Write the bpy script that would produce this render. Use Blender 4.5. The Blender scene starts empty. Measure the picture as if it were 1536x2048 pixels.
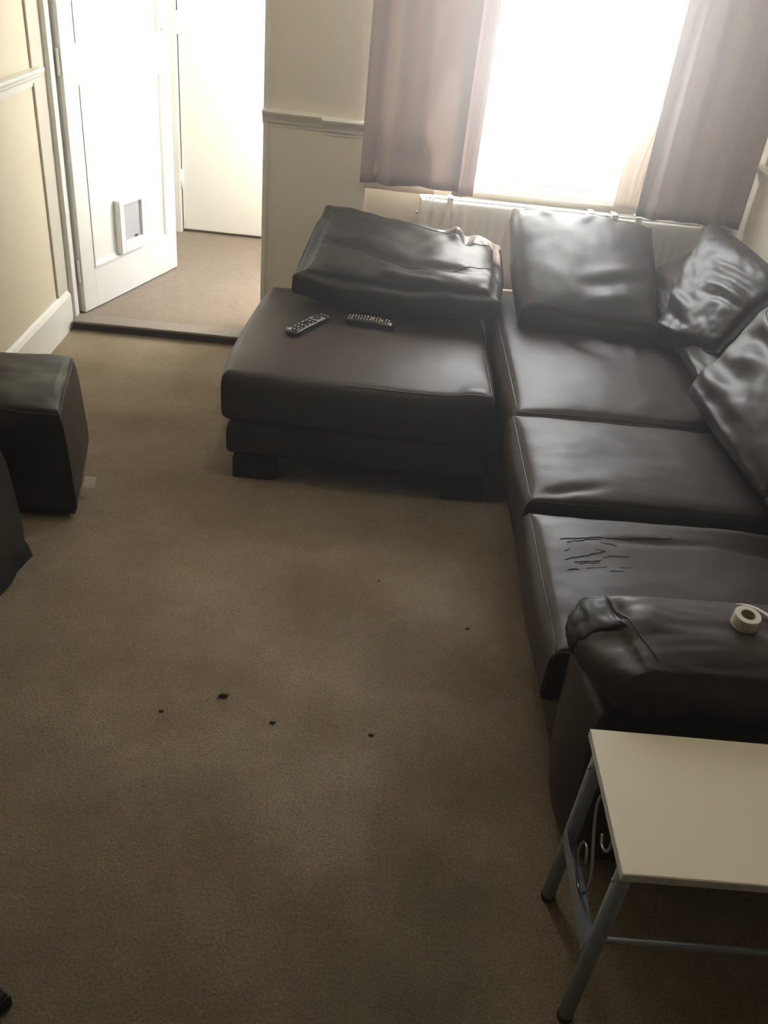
import bpy, bmesh, math, random
import numpy as np
from mathutils import Vector, Matrix, noise
from mathutils.bvhtree import BVHTree

S = bpy.context.scene
COL = S.collection
rnd = random.Random(7)

# ------------------------------------------------------------------ camera
cam_d = bpy.data.cameras.new('camera')
cam = bpy.data.objects.new('camera', cam_d)
COL.objects.link(cam)
cam_d.sensor_fit = 'VERTICAL'
cam_d.sensor_height = 24.0
cam_d.lens = 24.0 * 1745 / 2048
cam_d.clip_start = 0.02
# camera axes in the world: right, up, backward
ax_r = Vector((0.99508642, 0.02573519, 0.09560712))
ax_d = Vector((0.09377778, -0.55473642, -0.8267244))
ax_f = Vector((0.03176084, 0.83162805, -0.55442406))
M = Matrix((ax_r, -ax_d, -ax_f)).transposed().to_4x4()
M.translation = Vector((0, 0, 1.5))
cam.matrix_world = M
S.camera = cam

# ------------------------------------------------------------------ world, sun, exposure
w = bpy.data.worlds.new('daylight_sky'); S.world = w
w.use_nodes = True
nt = w.node_tree
bg = nt.nodes['Background']
sky = nt.nodes.new('ShaderNodeTexSky')
sky.sky_type = 'NISHITA'
sky.sun_disc = False
sky.sun_elevation = math.radians(50)
sky.sun_rotation = math.radians(40)
sky.air_density = 1.0
sky.dust_density = 3.0
sky.ozone_density = 1.0
nt.links.new(sky.outputs[0], bg.inputs[0])
bg.inputs[1].default_value = 1.0

def sun_dir(d, energy, angle, colour):
    l = bpy.data.lights.new('sun', 'SUN'); l.energy = energy; l.angle = math.radians(angle); l.color = colour
    o = bpy.data.objects.new('sun', l); COL.objects.link(o)
    o.rotation_euler = Vector(d).to_track_quat('-Z', 'Y').to_euler()
    o.location = (3, 6, 8)
    return o
sun_dir((-.2, -.30, -.85), 70.0, 1.2, (1.0, .95, .86))

def window_light(name, loc, size, d, power, colour, portal=False, spread=math.pi):
    l = bpy.data.lights.new(name, 'AREA'); l.shape = 'RECTANGLE'; l.size, l.size_y = size
    l.energy = power; l.color = colour; l.spread = spread
    o = bpy.data.objects.new(name, l); COL.objects.link(o)
    o.location = loc
    o.rotation_euler = Vector(d).to_track_quat('-Z', 'Y').to_euler()
    if portal: l.cycles.is_portal = True
    return o
# daylight entering through the room window and through the hall's glazed door
window_light('window_daylight', (.54, 3.66, 1.45), (.86, 1.25), (0, -1, -.25), 36, (.97, .98, 1.0))
window_light('hall_daylight', (-.17, 4.12, 1.25), (.75, 1.5), (-1, 0, -.05), 31, (.95, .97, 1.0))

FILL_W = 18  # power of the added fill lamp overhead
S.view_settings.view_transform = 'Standard'
S.view_settings.look = 'None'
S.view_settings.gamma = 1.0
S.view_settings.use_curve_mapping = False
S.view_settings.exposure = 0.0
S.cycles.use_denoising = True
S.cycles.max_bounces = 10
S.cycles.diffuse_bounces = 6
S.cycles.sample_clamp_indirect = 6.0
S.cycles.caustics_reflective = False
S.cycles.caustics_refractive = False

# ------------------------------------------------------------------ materials
def nodes_of(m):
    m.use_nodes = True
    return m.node_tree.nodes, m.node_tree.links, m.node_tree.nodes['Principled BSDF']

def material(name, col, rough=.5, metal=0.0, bump=0.0, bscale=60.0, vary=0.0, vscale=4.0, spec=.5, detail=4.0):
    m = bpy.data.materials.new(name)
    N, L, B = nodes_of(m)
    B.inputs['Base Color'].default_value = (*col, 1)
    B.inputs['Roughness'].default_value = rough
    B.inputs['Metallic'].default_value = metal
    B.inputs['Specular IOR Level'].default_value = spec
    tc = N.new('ShaderNodeTexCoord')
    if vary > 0:
        n = N.new('ShaderNodeTexNoise'); n.inputs['Scale'].default_value = vscale; n.inputs['Detail'].default_value = 5
        L.new(tc.outputs['Object'], n.inputs['Vector'])
        r = N.new('ShaderNodeValToRGB')
        r.color_ramp.elements[0].position = .3; r.color_ramp.elements[1].position = .7
        r.color_ramp.elements[0].color = (*[c*(1-vary) for c in col], 1)
        r.color_ramp.elements[1].color = (*[min(1, c*(1+vary)) for c in col], 1)
        L.new(n.outputs['Fac'], r.inputs['Fac']); L.new(r.outputs['Color'], B.inputs['Base Color'])
    if bump > 0:
        n2 = N.new('ShaderNodeTexNoise'); n2.inputs['Scale'].default_value = bscale; n2.inputs['Detail'].default_value = detail
        L.new(tc.outputs['Object'], n2.inputs['Vector'])
        b = N.new('ShaderNodeBump'); b.inputs['Strength'].default_value = bump; b.inputs['Distance'].default_value = .004
        L.new(n2.outputs['Fac'], b.inputs['Height']); L.new(b.outputs['Normal'], B.inputs['Normal'])
    return m

def leather(name, col, rough=.36, spec=.5):
    m = bpy.data.materials.new(name)
    N, L, B = nodes_of(m)
    B.inputs['Specular IOR Level'].default_value = spec
    tc = N.new('ShaderNodeTexCoord')
    n = N.new('ShaderNodeTexNoise'); n.inputs['Scale'].default_value = 7; n.inputs['Detail'].default_value = 6
    L.new(tc.outputs['Object'], n.inputs['Vector'])
    r = N.new('ShaderNodeValToRGB')
    r.color_ramp.elements[0].position = .3; r.color_ramp.elements[1].position = .75
    r.color_ramp.elements[0].color = (*[c*.85 for c in col], 1)
    r.color_ramp.elements[1].color = (*[c*1.15 for c in col], 1)
    L.new(n.outputs['Fac'], r.inputs['Fac']); L.new(r.outputs['Color'], B.inputs['Base Color'])
    mr = N.new('ShaderNodeMapRange'); mr.inputs['To Min'].default_value = rough-.05; mr.inputs['To Max'].default_value = rough+.07
    L.new(n.outputs['Fac'], mr.inputs['Value']); L.new(mr.outputs['Result'], B.inputs['Roughness'])
    v = N.new('ShaderNodeTexVoronoi'); v.inputs['Scale'].default_value = 420
    L.new(tc.outputs['Object'], v.inputs['Vector'])
    n2 = N.new('ShaderNodeTexNoise'); n2.inputs['Scale'].default_value = 22; n2.inputs['Detail'].default_value = 3
    L.new(tc.outputs['Object'], n2.inputs['Vector'])
    mx = N.new('ShaderNodeMath'); mx.operation = 'MULTIPLY_ADD'; mx.inputs[1].default_value = .10
    L.new(v.outputs['Distance'], mx.inputs[0]); L.new(n2.outputs['Fac'], mx.inputs[2])
    b = N.new('ShaderNodeBump'); b.inputs['Strength'].default_value = .18; b.inputs['Distance'].default_value = .004
    L.new(mx.outputs[0], b.inputs['Height']); L.new(b.outputs['Normal'], B.inputs['Normal'])
    return m

def carpet_material(name, c0, c1, stain, stain_amt, stain_shade_blots=()):
    m = bpy.data.materials.new(name)
    N, L, B = nodes_of(m)
    B.inputs['Roughness'].default_value = .95
    B.inputs['Specular IOR Level'].default_value = .1
    B.inputs['Sheen Weight'].default_value = .25
    B.inputs['Sheen Roughness'].default_value = .6
    B.inputs['Sheen Tint'].default_value = (*c1, 1)
    tc = N.new('ShaderNodeTexCoord')
    def noi(sc, det, rough=.5):
        n = N.new('ShaderNodeTexNoise'); n.inputs['Scale'].default_value = sc; n.inputs['Detail'].default_value = det
        n.inputs['Roughness'].default_value = rough
        L.new(tc.outputs['Object'], n.inputs['Vector']); return n
    fib = noi(190, 6, .75)
    r = N.new('ShaderNodeValToRGB')
    r.color_ramp.elements[0].position = .40; r.color_ramp.elements[1].position = .60
    r.color_ramp.elements[0].color = (*c0, 1); r.color_ramp.elements[1].color = (*c1, 1)
    L.new(fib.outputs['Fac'], r.inputs['Fac'])
    big = noi(3.1, 7, .62)
    r2 = N.new('ShaderNodeValToRGB')
    r2.color_ramp.elements[0].position = .36; r2.color_ramp.elements[1].position = .60
    r2.color_ramp.elements[0].color = (*stain, 1); r2.color_ramp.elements[1].color = (1, 1, 1, 1)
    L.new(big.outputs['Fac'], r2.inputs['Fac'])
    mix = N.new('ShaderNodeMix'); mix.data_type = 'RGBA'; mix.blend_type = 'MULTIPLY'
    mix.inputs[0].default_value = stain_amt
    L.new(r.outputs['Color'], mix.inputs[6]); L.new(r2.outputs['Color'], mix.inputs[7])
    mid = noi(26, 5, .6)
    r3 = N.new('ShaderNodeValToRGB')
    r3.color_ramp.elements[0].position = .3; r3.color_ramp.elements[1].position = .62
    r3.color_ramp.elements[0].color = (.80, .79, .77, 1); r3.color_ramp.elements[1].color = (1, 1, 1, 1)
    L.new(mid.outputs['Fac'], r3.inputs['Fac'])
    mix2 = N.new('ShaderNodeMix'); mix2.data_type = 'RGBA'; mix2.blend_type = 'MULTIPLY'; mix2.inputs[0].default_value = .8
    L.new(mix.outputs[2], mix2.inputs[6]); L.new(r3.outputs['Color'], mix2.inputs[7])
    last = mix2.outputs[2]
    if stain_shade_blots:
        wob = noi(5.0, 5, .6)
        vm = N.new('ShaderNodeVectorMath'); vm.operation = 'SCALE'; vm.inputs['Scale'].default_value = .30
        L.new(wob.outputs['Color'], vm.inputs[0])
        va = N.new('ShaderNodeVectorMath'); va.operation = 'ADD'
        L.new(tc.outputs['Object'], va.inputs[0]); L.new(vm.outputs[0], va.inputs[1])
        for (bx_, by_, br, amt) in stain_shade_blots:
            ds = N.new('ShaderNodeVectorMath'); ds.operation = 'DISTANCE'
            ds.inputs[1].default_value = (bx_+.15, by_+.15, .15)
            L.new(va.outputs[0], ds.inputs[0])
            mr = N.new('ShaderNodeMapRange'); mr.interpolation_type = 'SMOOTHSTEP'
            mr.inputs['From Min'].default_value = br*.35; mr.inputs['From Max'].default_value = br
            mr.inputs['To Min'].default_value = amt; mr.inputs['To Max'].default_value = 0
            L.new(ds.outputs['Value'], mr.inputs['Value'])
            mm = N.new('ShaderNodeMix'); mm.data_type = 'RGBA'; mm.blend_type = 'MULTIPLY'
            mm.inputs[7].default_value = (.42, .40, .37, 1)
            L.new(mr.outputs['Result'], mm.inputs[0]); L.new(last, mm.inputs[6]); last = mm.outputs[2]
    L.new(last, B.inputs['Base Color'])
    b = N.new('ShaderNodeBump'); b.inputs['Strength'].default_value = 1.0; b.inputs['Distance'].default_value = .008
    f2 = noi(150, 5, .8)
    L.new(f2.outputs['Fac'], b.inputs['Height']); L.new(b.outputs['Normal'], B.inputs['Normal'])
    return m

def fabric(name, col, trans, weave=900):
    m = bpy.data.materials.new(name)
    N, L, B = nodes_of(m)
    B.inputs['Base Color'].default_value = (*col, 1); B.inputs['Roughness'].default_value = .85
    B.inputs['Specular IOR Level'].default_value = .2
    tr = N.new('ShaderNodeBsdfTranslucent'); tr.inputs['Color'].default_value = (*[min(1, c*1.1) for c in col], 1)
    mx = N.new('ShaderNodeMixShader'); mx.inputs[0].default_value = trans
    out = N['Material Output'] if 'Material Output' in N else [n for n in N if n.type == 'OUTPUT_MATERIAL'][0]
    L.new(B.outputs[0], mx.inputs[1]); L.new(tr.outputs[0], mx.inputs[2]); L.new(mx.outputs[0], out.inputs[0])
    tc = N.new('ShaderNodeTexCoord'); n2 = N.new('ShaderNodeTexNoise'); n2.inputs['Scale'].default_value = weave
    L.new(tc.outputs['Object'], n2.inputs['Vector'])
    b = N.new('ShaderNodeBump'); b.inputs['Strength'].default_value = .1; b.inputs['Distance'].default_value = .001
    L.new(n2.outputs['Fac'], b.inputs['Height']); L.new(b.outputs['Normal'], B.inputs['Normal'])
    return m

LEA = leather('brown_leather', (.040, .0265, .0205), .48, .40)
LEA_C = leather('cushion_leather', (.037, .0265, .0215), .46, .42)
LEA_P = leather('pouffe_leather', (.030, .024, .020), .42)
TORN = leather('dark_torn_leather', (.016, .012, .010), .5)
CRACK = material('torn_leather', (.012, .009, .008), .8)
PIPE = material('leather_piping', (.05, .040, .034), .42)
BLACKWOOD = material('black_wood', (.012, .010, .010), .5, bump=.05)
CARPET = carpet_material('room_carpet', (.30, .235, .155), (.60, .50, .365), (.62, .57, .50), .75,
    stain_shade_blots=[(.22, 1.60, .22, .45), (-.05, 1.80, .25, .25), (.26, 1.30, .20, .45), (.20, 1.05, .22, .35), (.15, .85, .30, .5), (-.35, .95, .35, .4), (.0, .60, .45, .45), (-.45, .65, .40, .45), (-.62, 1.15, .25, .35), (-.7, 1.5, .2, .3)])  # carpet stains, with foreground falloff and some footstool shadow painted into the colour
HCARPET = carpet_material('hall_carpet', (.34, .27, .21), (.52, .43, .35), (.85, .82, .78), .5)
CREAM = material('cream_wall_paint', (.68, .60, .44), .55, bump=.04, bscale=35, vary=.02, vscale=2)
CREAM_F = material('pale_cream_wall_paint', (.80, .75, .64), .55, bump=.04, bscale=35, vary=.02, vscale=2)
WHITE = material('white_gloss_paint', (.80, .79, .74), .28, bump=.03, bscale=14)
WHITE_S = material('off_white_satin_paint', (.78, .76, .68), .38, bump=.03, bscale=20)
BEIGE = material('beige_frame_paint', (.60, .56, .46), .45, bump=.03, bscale=20)
CEIL = material('ceiling_paint', (.72, .70, .66), .8)
METAL = material('blue_grey_painted_steel', (.30, .345, .41), .38, metal=.25, bump=.03, bscale=90)
WIRE = material('brushed_steel_wire', (.55, .54, .52), .3, metal=1.0)
CREAMTOP = material('cream_laminate', (.84, .77, .61), .42, bump=.02, bscale=120, vary=.015)
EDGE = material('pale_laminate_edge', (.70, .69, .64), .4)
RADW = material('radiator_enamel', (.80, .78, .72), .35, bump=.02, bscale=60)
DARKSLOT = material('dark_slot', (.03, .028, .025), .8)
PINK = fabric('dusty_pink_curtain', (.56, .475, .455), .22)
LINING = fabric('cream_curtain_lining', (.80, .72, .64), .35)
PVC = material('white_window_plastic', (.82, .82, .80), .3)
STRIP = material('grey_brown_threshold', (.24, .205, .17), .55, bump=.1, bscale=80, vary=.1, vscale=12)
DARKWOOD = material('dark_threshold_edge', (.045, .034, .026), .7, bump=.2, bscale=90)
PLAST = material('black_remote_plastic', (.012, .012, .013), .32)
SILV = material('silver_remote_plate', (.42, .42, .43), .3, metal=.5)
KEYW = material('white_remote_print', (.85, .85, .85), .5)
KEYY = material('yellow_remote_key', (.75, .52, .12), .45)
TAPE = material('white_tape', (.74, .71, .62), .6, bump=.1, bscale=150)
CARD = material('grey_card_core', (.40, .36, .30), .8)
CORD = material('white_strip_material', (.62, .60, .55), .5)
TAG = material('white_care_tag', (.62, .58, .50), .8)
CRUMB = material('dark_crumb', (.05, .035, .022), .9)
FLAPGREY = material('smoky_flap_plastic', (.42, .41, .43), .25)
PATIO = material('pale_patio_paving', (.62, .59, .53), .9, vary=.08, vscale=3)
RENDERW = material('white_garden_render', (.74, .73, .70), .9)
GLASS = bpy.data.materials.new('window_glass')
N_, L_, B_ = nodes_of(GLASS)
gl = N_.new('ShaderNodeBsdfGlossy'); gl.inputs['Roughness'].default_value = .02
tp = N_.new('ShaderNodeBsdfTransparent'); tp.inputs['Color'].default_value = (.96, .98, .97, 1)
mg = N_.new('ShaderNodeMixShader'); mg.inputs[0].default_value = .06
L_.new(tp.outputs[0], mg.inputs[1]); L_.new(gl.outputs[0], mg.inputs[2])
L_.new(mg.outputs[0], [n for n in N_ if n.type == 'OUTPUT_MATERIAL'][0].inputs[0])

# ------------------------------------------------------------------ mesh helpers
def link(name, me, mat=None, parent=None, smooth=False):
    if smooth:
        me.polygons.foreach_set('use_smooth', [True]*len(me.polygons))
    if mat: me.materials.append(mat)
    o = bpy.data.objects.new(name, me); COL.objects.link(o)
    if parent is not None:
        o.parent = parent
        o.matrix_parent_inverse = Matrix.Translation(-parent.location)
    return o

def from_bm(name, bm, mat, parent=None, smooth=False):
    bmesh.ops.recalc_face_normals(bm, faces=bm.faces)
    me = bpy.data.meshes.new(name); bm.to_mesh(me); bm.free()
    return link(name, me, mat, parent, smooth)

def add_box(bm, lo, hi, bev=0.0, seg=2, mat=None):
    lo, hi = Vector(lo), Vector(hi)
    g = bmesh.ops.create_cube(bm, size=1.0)
    vs = g['verts']
    for v in vs:
        v.co = Vector((lo.x+(v.co.x+.5)*(hi.x-lo.x), lo.y+(v.co.y+.5)*(hi.y-lo.y), lo.z+(v.co.z+.5)*(hi.z-lo.z)))
    if bev > 0:
        es = list({e for v in vs for e in v.link_edges})
        r = bmesh.ops.bevel(bm, geom=es, offset=bev, segments=seg, affect='EDGES', profile=.5)
        vs = list({v for f in r['faces'] for v in f.verts} | {v for v in vs if v.is_valid})
    if mat is not None:
        for v in vs: v.co = mat @ v.co
    return vs

def box(name, lo, hi, mat, parent=None, bev=0.0, xf=None):
    bm = bmesh.new(); add_box(bm, lo, hi, bev, mat=xf)
    return from_bm(name, bm, mat, parent)

def catmull(pts, n=8):
    P = [Vector(p) for p in pts]; P = [2*P[0]-P[1]] + P + [2*P[-1]-P[-2]]
    out = []
    for i in range(1, len(P)-2):
        p0, p1, p2, p3 = P[i-1:i+3]
        for k in range(n):
            t = k/n
            out.append(.5*((2*p1)+(-p0+p2)*t+(2*p0-5*p1+4*p2-p3)*t*t+(-p0+3*p1-3*p2+p3)*t**3))
    out.append(P[-2]); return out

def add_tube(bm, pts, r, seg=10, caps=True, rfn=None):
    pts = [Vector(p) for p in pts]
    rings = []; up = None
    for i, p in enumerate(pts):
        t = (pts[min(i+1, len(pts)-1)] - pts[max(i-1, 0)]).normalized()
        if up is None:
            up = Vector((0, 0, 1)) if abs(t.z) < .9 else Vector((1, 0, 0))
        up = (up - t*up.dot(t)).normalized(); s = t.cross(up)
        rr = rfn(i/(len(pts)-1)) if rfn else r
        rings.append([bm.verts.new(p + (up*math.cos(a)+s*math.sin(a))*rr) for a in [2*math.pi*k/seg for k in range(seg)]])
    for A, B in zip(rings, rings[1:]):
        for k in range(seg): bm.faces.new((A[k], A[(k+1) % seg], B[(k+1) % seg], B[k]))
    if caps:
        bm.faces.new(rings[0][::-1]); bm.faces.new(rings[-1])

def tube(name, pts, r, mat, parent=None, seg=10, rfn=None):
    bm = bmesh.new(); add_tube(bm, pts, r, seg, rfn=rfn)
    return from_bm(name, bm, mat, parent, True)

def add_prism(bm, prof, a, b, axis):
    """profile (list of 2D) swept between a and b along axis 'x' or 'y'."""
    def P(t, q): return (t, q[0], q[1]) if axis == 'x' else (q[0], t, q[1])
    A = [bm.verts.new(P(a, q)) for q in prof]; B = [bm.verts.new(P(b, q)) for q in prof]
    n = len(prof)
    for i in range(n): bm.faces.new((A[i], A[(i+1) % n], B[(i+1) % n], B[i]))
    bm.faces.new(A[::-1]); bm.faces.new(B)

def thing(name, loc, label, cat, group=None):
    o = bpy.data.objects.new(name, None); COL.objects.link(o)
    o.location = loc; o.empty_display_size = .05
    o['label'] = label; o['category'] = cat
    if group: o['group'] = group
    return o
def tag(o, label, cat, group=None):
    o['label'] = label; o['category'] = cat
    if group: o['group'] = group
    return o
def struct(o, label=None):
    o['kind'] = 'structure'
    if label: o['label'] = label
    return o

# ---- upholstery: a soft box stretched over four corners
class Pad:
    """corners: four world points of the mid surface (a,b)=(-1,-1),(1,-1),(1,1),(-1,1); c is the thickness direction."""
    def __init__(s, corners, thick, edge=.6, p=4.0, q=.5, side=.04, bow=(0, 0, 0, 0), sag=0.0, flip=1, rc=.1,
                 creases=(), nz=(0, 3, 3), seed=0.0, ear=0.0, cmin=None, flare=0.0):
        s.flare = flare
        s.C = [Vector(c) for c in corners]; s.t = thick; s.edge = edge; s.p = p; s.q = q; s.side = side
        s.bow = bow; s.sag = sag; s.creases = creases; s.nz = nz; s.seed = seed; s.rc = rc; s.ear = ear
        s.cmin = cmin
        n = (s.C[1]-s.C[0]+s.C[2]-s.C[3]).cross(s.C[3]-s.C[0]+s.C[2]-s.C[1]).normalized()
        s.n = n*flip
    def at(s, a, b, c, wr=True):
        # rounding of the outline corners and edges
        k = s.side*(1-c*c)
        aa = a*(1+k*(1-b*b)*1.0) ; bb = b*(1+k*(1-a*a)*1.0)
        rim = (abs(c)**6)*s.rc
        e = max(abs(a), abs(b))
        sh = 1 - rim*(e**8)
        aa *= sh; bb *= sh
        # round plan corners / ears
        cr = (abs(a)*abs(b))**6
        aa *= 1 + s.ear*cr; bb *= 1 + s.ear*cr
        aa *= 1+s.flare*(1-c)/2; bb *= 1+s.flare*(1-c)/2
        # bowed sides: (a=-1, a=+1, b=-1, b=+1) push outwards
        aa += (-s.bow[0]*max(0, -a)**2 + s.bow[1]*max(0, a)**2)*(1-b*b)
        bb += (-s.bow[2]*max(0, -b)**2 + s.bow[3]*max(0, b)**2)*(1-a*a)
        u, v = (aa+1)/2, (bb+1)/2
        P = s.C[0]*(1-u)*(1-v)+s.C[1]*u*(1-v)+s.C[2]*u*v+s.C[3]*(1-u)*v
        T = s.edge+(1-s.edge)*(max(0, 1-abs(a)**s.p)*max(0, 1-abs(b)**s.p))**s.q
        d = s.t/2*T*c
        if c < 0 and s.cmin is not None: d = max(d, -s.cmin)
        d += s.sag*(1-a*a)*(1-b*b)
        if wr:
            f = max(0.0, c)
            if s.nz[0]:
                d += s.nz[0]*(.3+.7*f)*noise.fractal(Vector((a*s.nz[1]+s.seed, b*s.nz[2]-s.seed, c+s.seed)), 1.0, 2.0, 3)
            if f > .2:
                for (a0, b0, a1, b1, dep, wid) in s.creases:
                    dx, dy = a1-a0, b1-b0; L2 = dx*dx+dy*dy
                    t = ((a-a0)*dx+(b-b0)*dy)/L2
                    tt = min(1, max(0, t))
                    dist = math.hypot(a-a0-tt*dx, b-b0-tt*dy)
                    amp = (math.sin(math.pi*min(1, max(0, tt*.9+.05))))**.6
                    d += dep*amp*math.exp(-(dist/wid)**2)*f
        return P + s.n*d
    def build(s, name, mat, parent=None, n=36, m=8):
        def mp(i, n_):
            x = -1+2*i/n_
            return .55*x + .45*math.sin(x*math.pi/2)
        A = [mp(i, n) for i in range(n+1)]; Cc = [mp(k, m) for k in range(m+1)]
        idx = {}; vs = []
        def vert(i, j, k):
            key = (i, j, k)
            if key not in idx:
                idx[key] = len(vs); vs.append(tuple(s.at(A[i], A[j], Cc[k])))
            return idx[key]
        F = []
        for i in range(n):
            for j in range(n):
                F.append((vert(i, j, m), vert(i+1, j, m), vert(i+1, j+1, m), vert(i, j+1, m)))
                F.append((vert(i, j, 0), vert(i, j+1, 0), vert(i+1, j+1, 0), vert(i+1, j, 0)))
        for i in range(n):
            for k in range(m):
                F.append((vert(i, 0, k), vert(i+1, 0, k), vert(i+1, 0, k+1), vert(i, 0, k+1)))
                F.append((vert(i+1, n, k), vert(i, n, k), vert(i, n, k+1), vert(i+1, n, k+1)))
                F.append((vert(0, i+1, k), vert(0, i, k), vert(0, i, k+1), vert(0, i+1, k+1)))
                F.append((vert(n, i, k), vert(n, i+1, k), vert(n, i+1, k+1), vert(n, i, k+1)))
        me = bpy.data.meshes.new(name); me.from_pydata(vs, [], F)
        bm = bmesh.new(); bm.from_mesh(me); bmesh.ops.recalc_face_normals(bm, faces=bm.faces); s.bvh = BVHTree.FromBMesh(bm); bm.to_mesh(me); bm.free()
        return link(name, me, mat, parent, True)
    def seam(s, abc, r=.0022, name='piping', mat=None, parent=None, lift=.0008, n=10):
        pts = []
        for (p0, p1) in zip(abc, abc[1:]):
            for k in range(n):
                t = k/n; pts.append(s.at(*[p0[i]*(1-t)+p1[i]*t for i in range(3)]) )
        pts.append(s.at(*abc[-1]))
        mid = sum((Vector(c) for c in s.C), Vector())/4
        pts = [p + (p-mid).normalized()*lift + s.n*lift for p in pts]
        return tube(name, pts, r, mat or PIPE, parent, 6)
    def drop(s, x, y):
        h = s.bvh.ray_cast(Vector((x, y, 3)), Vector((0, 0, -1)))
        return h[0], h[1]

# ================================================================== STRUCTURE
# floor
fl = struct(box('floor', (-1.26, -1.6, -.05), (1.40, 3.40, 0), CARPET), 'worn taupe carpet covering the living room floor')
hf = struct(box('hall_floor', (-2.0, 3.44, -.05), (-.19, 5.2, .035), HCARPET), 'pale beige hall carpet beyond the doorway')
# left wall, right wall, back wall, ceiling
struct(box('wall_left', (-1.36, -1.6, -.05), (-1.26, 3.44, 2.4), CREAM), 'cream painted left wall')
struct(box('wall_right', (1.36, -1.6, -.05), (1.46, 3.6, 2.4), CREAM_F), 'cream wall behind the right side of the sofa')
struct(box('wall_back', (-1.36, -1.7, -.05), (1.46, -1.6, 2.4), material('brown_back_wall', (.22, .17, .13), .7)))
struct(box('ceiling', (-1.36, -1.7, 2.4), (1.46, 3.44, 2.5), CEIL))
struct(box('ceiling', (-2.1, 3.44, 2.4), (-.08, 4.88, 2.5), CEIL))
struct(box('ceiling', (-.08, 3.44, 2.4), (1.46, 3.72, 2.5), CEIL))
# far wall: pier to the right of the doorway and lintel over it
bm = bmesh.new()
add_box(bm, (-.455, 3.44, -.05), (-.08, 3.60, 2.4))
add_box(bm, (-1.36, 3.44, 2.02), (-.455, 3.60, 2.4))
add_box(bm, (-1.36, 3.44, -.05), (-1.262, 3.60, 2.02))
fw = struct(from_bm('wall_far', bm, CREAM_F), 'pale cream pier between doorway and window')
struct(box('wall_boxing', (-.255, 3.418, 0), (-.08, 3.4405, 2.4), CREAM_F), 'shallow boxed strip of the pier beside the curtain')
# window wall with an opening
WY = 3.50
bm = bmesh.new()
wx0, wx1, wz0, wz1 = .06, 1.03, .712, 2.12
add_box(bm, (-.08, WY, -.05), (wx0, 3.72, 2.4))
add_box(bm, (wx1, WY, -.05), (1.46, 3.72, 2.4))
add_box(bm, (wx0, WY, -.05), (wx1, 3.72, wz0))
add_box(bm, (wx0, WY, wz1), (wx1, 3.72, 2.4))
struct(from_bm('wall_window', bm, CREAM_F), 'wall under and around the window')
# window: frame, mullion, panes, sill
wf = thing('window_1', ((wx0+wx1)/2, 3.62, wz0), 'bright window between the pink curtains', 'window')
del wf['category']; wf['kind'] = 'structure'
bm = bmesh.new(); f = .05
add_box(bm, (wx0, 3.60, wz0), (wx1, 3.66, wz0+f), .004); add_box(bm, (wx0, 3.60, wz1-f), (wx1, 3.66, wz1), .004)
add_box(bm, (wx0, 3.60, wz0+f), (wx0+f, 3.66, wz1-f), .004); add_box(bm, (wx1-f, 3.60, wz0+f), (wx1, 3.66, wz1-f), .004)
from_bm('window_frame', bm, PVC, wf)
box('pane', (wx0+f, 3.628, wz0+f), (wx1-f, 3.634, wz1-f), GLASS, wf)
box('window_sill', (wx0-.02, 3.478, wz0-.022), (wx1+.02, 3.60, wz0+.003), WHITE, wf, .006)
# hall shell
bm = bmesh.new()
add_box(bm, (-2.1, 4.78, -.05), (-.10, 4.88, 2.4))
struct(from_bm('wall_hall_end', bm, CREAM_F))
struct(box('wall_hall_left', (-2.1, 3.50, -.05), (-2.0, 4.78, 2.4), CREAM_F))
struct(box('wall_hall_front', (-2.0, 3.50, -.05), (-1.36, 3.60, 2.4), CREAM_F))
bm = bmesh.new()
add_box(bm, (-.19, 3.60, -.05), (-.08, 3.70, 2.4)); add_box(bm, (-.19, 4.55, -.05), (-.08, 4.78, 2.4))
add_box(bm, (-.19, 3.70, 2.05), (-.08, 4.55, 2.4))
struct(from_bm('wall_hall_right', bm, CREAM_F))
hd = thing('door_3', (-.13, 4.12, .035), 'glazed back door lighting the hall', 'door'); del hd['category']; hd['kind'] = 'structure'
bm = bmesh.new()
add_box(bm, (-.16, 3.70, .035), (-.11, 4.55, .16)); add_box(bm, (-.16, 3.70, 1.95), (-.11, 4.55, 2.05))
add_box(bm, (-.16, 3.70, .16), (-.11, 3.78, 1.95)); add_box(bm, (-.16, 4.47, .16), (-.11, 4.55, 1.95))
from_bm('door_frame', bm, PVC, hd)
box('pane', (-.138, 3.78, .16), (-.132, 4.47, 1.95), GLASS, hd)

# left wall joinery
bm = bmesh.new()
prof = [(-1.2605, 0), (-1.243, 0), (-1.243, .135), (-1.250, .150), (-1.256, .157), (-1.2605, .158)]
A = prof
add_prism(bm, A, -1.6, 3.437, 'y')
struct(from_bm('baseboard_left', bm, WHITE_S), 'tall off-white skirting board along the left wall')
def dado_profile(x0, s, z0, k=1.0):
    q = [(0, 0), (.004, 0), (.006, .012), (.011, .014), (.013, .024), (.019, .030), (.021, .038), (.030, .043), (.033, .050), (.030, .056), (0, .058)]
    return [(x0+s*a*k, z0+b*k) for a, b in q]
bm = bmesh.new(); add_prism(bm, dado_profile(-1.2605, 1, .925), -1.6, 3.365, 'y')
struct(from_bm('trim_1', bm, WHITE_S), 'cream dado rail on the left wall')
struct(box('trim_2', (-1.2602, 3.312, .158), (-1.2515, 3.436, 2.10), BEIGE, bev=.003), 'beige upright board beside the doorway')
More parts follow.
